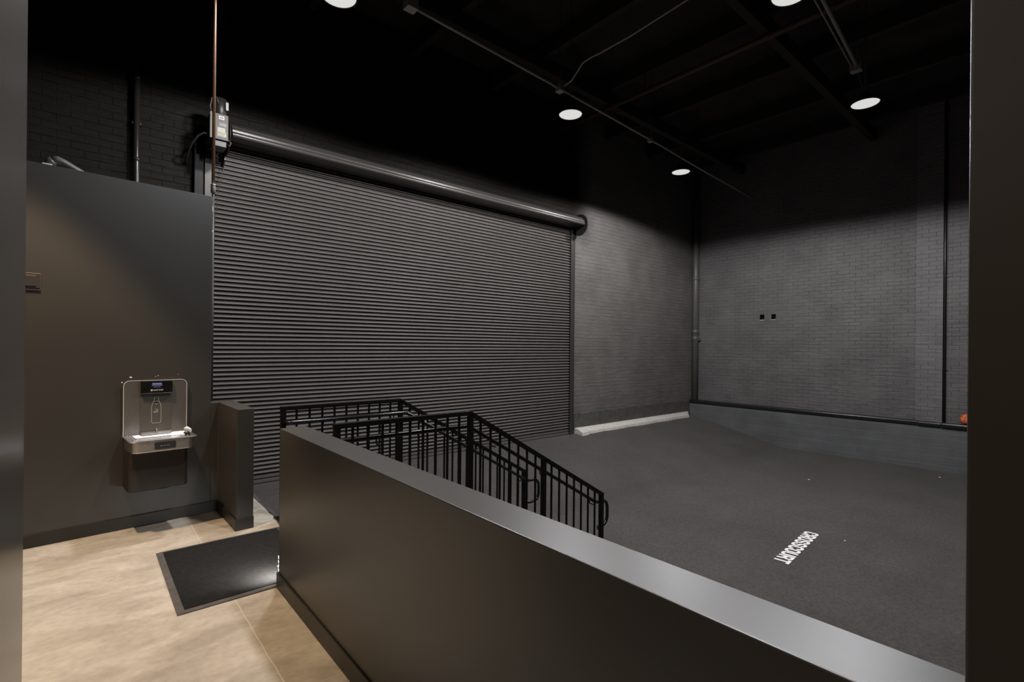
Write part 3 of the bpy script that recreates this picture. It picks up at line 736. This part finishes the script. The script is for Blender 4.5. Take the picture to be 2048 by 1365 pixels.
for (x, y), lb in zip(spots[1:], labels[1:]):
    d = dup(t, (x, y, LZ)); d['label'] = lb; lamps.append(d)
def spot(name, loc, power, half, col, blend=.12, rad=.12, aim=(0,0,-1)):
    l = bpy.data.lights.new(name, 'SPOT'); l.energy = power; l.spot_size = math.radians(2*half); l.spot_blend = blend
    l.color = col; l.shadow_soft_size = rad
    o = bpy.data.objects.new(name, l); C.objects.link(o); o.location = loc
    o.rotation_euler = Vector(aim).to_track_quat('-Z','Y').to_euler(); return o
HALL = 500
for x, y in spots+[(2.2, 2.05)]: spot('lamp_light', (x, y, LZ-.035), HALL, 86.5, (1, .98, .98), .14, .15)
d = dup(t, (2.2, 2.05, LZ)); d['label'] = 'round ceiling lamp nearest the entrance, hanging out beyond the half wall'
# warm recessed downlights of the entrance corridor (above and behind the camera, out of frame)
WARM = (1, .74, .49)
spot('corridor_light', (-.50, 4.45, 4.5), 590, 33, WARM, .35, .06)
spot('corridor_light', (.35, 1.1, 4.1), 72, 48, WARM, .5, .06)
spot('corridor_light', (.35, -1.5, 3.6), 120, 60, WARM, .5, .06)

# ------------------------------------------------------------------ conduits under the roof
o = thing('ceiling_conduit', 'long straight conduit running above the row of lamps nearest the shutter', 'conduit', (3.175, 5.70, 6.0))
q = [(0,0,0), (2.878,.136,0), (6.36,.34,0), (8.0,.465,0), (11.6,.68,0)]
MB().tube(q, .022, 10).build('conduit', M['conduit'], o)
MB().box(2.82,2.94,.07,.20,-.06,.06).build('junction_box', M['conduit'], o, .006)
MB().box(-.10,.05,-.07,.07,-.05,.07).build('junction_box', M['conduit'], o, .006)
MB().box(5.75,5.83,.26,.36,-.05,.04).build('junction_box', M['conduit'], o, .006)
for x, y in ((0,0),(2.88,.136),(4.4,.225),(5.8,.31),(8,.465),(10.5,.61)):
    MB().tube([(x,y,0),(x,y,1.62)], .006, 6).build('hanger_rod', M['housing'], o)
o = MB().tube([(6.05,5.76,6.0),(6.02,5.55,6.0),(5.93,5.35,6.02),(5.83,5.14,6.05),(5.81,4.95,6.05),(5.80,4.8,6.03),(5.76,4.2,6.0),(5.69,3.3,6.0),(5.6,1.5,6.0),(5.5,-2.0,6.0)], .014, 8).build('branch_conduit', M['conduit'])
tag(o, 'thin bent branch conduit leaving the conduit junction near the middle lamp', 'conduit')
o = thing('cross_conduit', 'conduit run leading to the lamp near the right brick wall', 'conduit', (6.0, 2.10, 6.0))
MB().tube([(0,0,0),(3.0,.24,0)], .026, 10).build('conduit', M['conduit'], o)
MB().tube([(0,.09,.02),(3.0,.31,.02)], .012, 8).build('conduit', M['conduit'], o)
MB().box(2.94,3.06,.18,.33,-.07,.05).build('junction_box', M['conduit'], o, .006)
MB().tube([(3.0,.25,-.02),(3.2,.26,-.12),(3.42,.26,-.18),(3.51,.26,-.2)], .008, 8).build('whip', M['housing'], o)
for x in (0,1.5,2.98): MB().tube([(x,.08*x,0),(x,.08*x,1.62)], .006, 6).build('hanger_rod', M['housing'], o)

# ------------------------------------------------------------------ floor lettering
LW, LH, SW = .136, .194, .040          # letter width, height, stroke
def ribbon(m, path, w, closed=False, top=.003):
    P = [Vector((a, b)) for a, b in path]; n = len(P); L_, R_ = [], []
    for i in range(n):
        a = P[i-1] if (i or closed) else P[0]; c = P[(i+1) % n] if (i < n-1 or closed) else P[-1]
        d1 = (P[i]-a); d2 = (c-P[i])
        if d1.length < 1e-9: d1 = d2
        if d2.length < 1e-9: d2 = d1
        d1.normalize(); d2.normalize(); t = (d1+d2).normalized(); nn = Vector((-t.y, t.x))
        k = w/2/max(.5, nn.dot(Vector((-d1.y, d1.x))))
        L_.append(P[i]+nn*k); R_.append(P[i]-nn*k)
    vs = [(v.x, v.y, 0) for v in L_]+[(v.x, v.y, 0) for v in R_]
    vs += [(a, b, top) for a, b, _ in vs]
    fs = []
    for i in range(n if closed else n-1):
        j = (i+1) % n
        fs += [(i+2*n, j+2*n, j+3*n, i+3*n), (i, i+n, j+n, j), (i, j, j+2*n, i+2*n), (i+n, i+3*n, j+3*n, j+n)]
    if not closed: fs += [(0, 2*n, 3*n, n), (n-1, 2*n-1, 4*n-1, 3*n-1)]
    m.add(vs, fs)
x0_, x1_, y0_, y1_ = SW/2, LW-SW/2, SW/2, LH-SW/2; rr_ = .036
def arc(cx_, cy_, a0, a1, n=6, r=rr_): return [(cx_+r*math.cos(math.radians(a0+(a1-a0)*k/n)), cy_+r*math.sin(math.radians(a0+(a1-a0)*k/n))) for k in range(n+1)]
TL = arc(x0_+rr_, y1_-rr_, 180, 90); TR = arc(x1_-rr_, y1_-rr_, 90, 0); BR = arc(x1_-rr_, y0_+rr_, 0, -90); BL = arc(x0_+rr_, y0_+rr_, 270, 180)
ym = LH/2
GL = {
 'O': [(TL+TR+BR+BL, True)],
 'C': [([(x1_, ym+.022)]+TR[::-1]+TL[::-1]+BL[::-1]+BR[::-1]+[(x1_, ym-.022)], False)],
 'U': [([(x0_, LH)]+BL[::-1]+BR[::-1]+[(x1_, LH)], False)],
 'T': [([(0, y1_), (LW, y1_)], False), ([(LW/2, y1_), (LW/2, 0)], False)],
 'R': [([(x0_, 0), (x0_, LH-.001)], False), ([(x0_, y1_)]+arc(x1_-.03, y1_-.03, 90, 0, 5, .03)+arc(x1_-.03, ym-.004+.03, 0, -90, 5, .03)+[(x0_, ym-.004)], False), ([(x0_+.035, ym-.004), (x1_-.006, ym-.03), (x1_, ym-.055), (x1_, 0)], False)],
 'S': [([(x1_, y1_-.045)]+TR[::-1]+arc(x0_+.034, y1_-.034, 90, 180, 5, .034)+[(x0_+.002, ym+.022), (x0_+.02, ym+.008), (x1_-.02, ym-.008), (x1_-.002, ym-.022)]+arc(x1_-.034, y0_+.034, 0, -90, 5, .034)+BL+[(x0_, y0_+.045)], False)],
}
lm = MB(); pitch = (1.49-LW)/9
for k, ch in enumerate('CROSSCOURT'):
    for q_, (path, cl) in enumerate(GL[ch]):
        ribbon(lm, [(a-.745+k*pitch, b-LH/2) for a, b in path], SW, cl, .003+.0006*q_)
me = bpy.data.meshes.new('floor_lettering'); me.from_pydata(lm.v, [], lm.f); me.update()
bm_ = bmesh.new(); bm_.from_mesh(me); bmesh.ops.recalc_face_normals(bm_, faces=bm_.faces); bm_.to_mesh(me); bm_.free()
me.materials.append(M['white'])
o = bpy.data.objects.new('floor_lettering', me); C.objects.link(o)
o.location = (7.68, 2.665, ZF+.0035); o.rotation_euler = (0,0,PI+math.atan2(.108,1.49))
tag(o, 'white CROSSCOURT lettering on the dark carpet floor', 'lettering')
def scrap(x, y, z, s, label):
    pts = [(x+s*random.uniform(.6,1.2)*math.cos(a), y+s*random.uniform(.6,1.2)*math.sin(a)) for a in [2*PI*k/7 for k in range(7)]]
    tag(MB().prism(pts, z+.0006, z+.006).build('paper_scrap', M['white']), label, 'paper scrap', 'white scraps on the carpet')
scrap(11.80, 3.883, ZF, .022, 'tiny white scrap lying alone on the carpet beyond the floor lettering')
scrap(14.30, 2.10, ZF, .026, 'tiny white scrap on the carpet close to the block base wall')
scrap(8.45, 2.30, ZF, .012, 'tiny white scrap just right of the CROSSCOURT floor lettering')

# ------------------------------------------------------------------ world, camera, view
w = bpy.data.worlds.new('world'); bpy.context.scene.world = w; w.use_nodes = True
w.node_tree.nodes['Background'].inputs['Color'].default_value = (.9, .95, 1, 1)
w.node_tree.nodes['Background'].inputs['Strength'].default_value = .0015

F = 992.81; yaw = .7120; pit = .0002; rol = .0091; CYP = 692.86
s, c = math.sin(yaw), math.cos(yaw)
r = Vector((c,-s,0)); fw = Vector((s,c,0)); up = Vector((0,0,1))
fw2 = fw*math.cos(pit)+up*math.sin(pit); up2 = up*math.cos(pit)-fw*math.sin(pit)
R = r*math.cos(rol)+up2*math.sin(rol); U = up2*math.cos(rol)-r*math.sin(rol)
cam = bpy.data.cameras.new('camera'); co = bpy.data.objects.new('camera', cam); C.objects.link(co)
m = Matrix((R, U, -fw2)).transposed().to_4x4(); m.translation = Vector((0,0,CAMZ)); co.matrix_world = m
cam.sensor_width = 36; cam.sensor_fit = 'HORIZONTAL'; cam.lens = F/2048*36; cam.shift_y = (CYP-682.5)/2048
cam.clip_start = .02; cam.clip_end = 100
bpy.context.scene.camera = co
vs_ = bpy.context.scene.view_settings
vs_.view_transform = 'Standard'; vs_.look = 'None'; vs_.gamma = 1; vs_.use_curve_mapping = False; vs_.exposure = 0
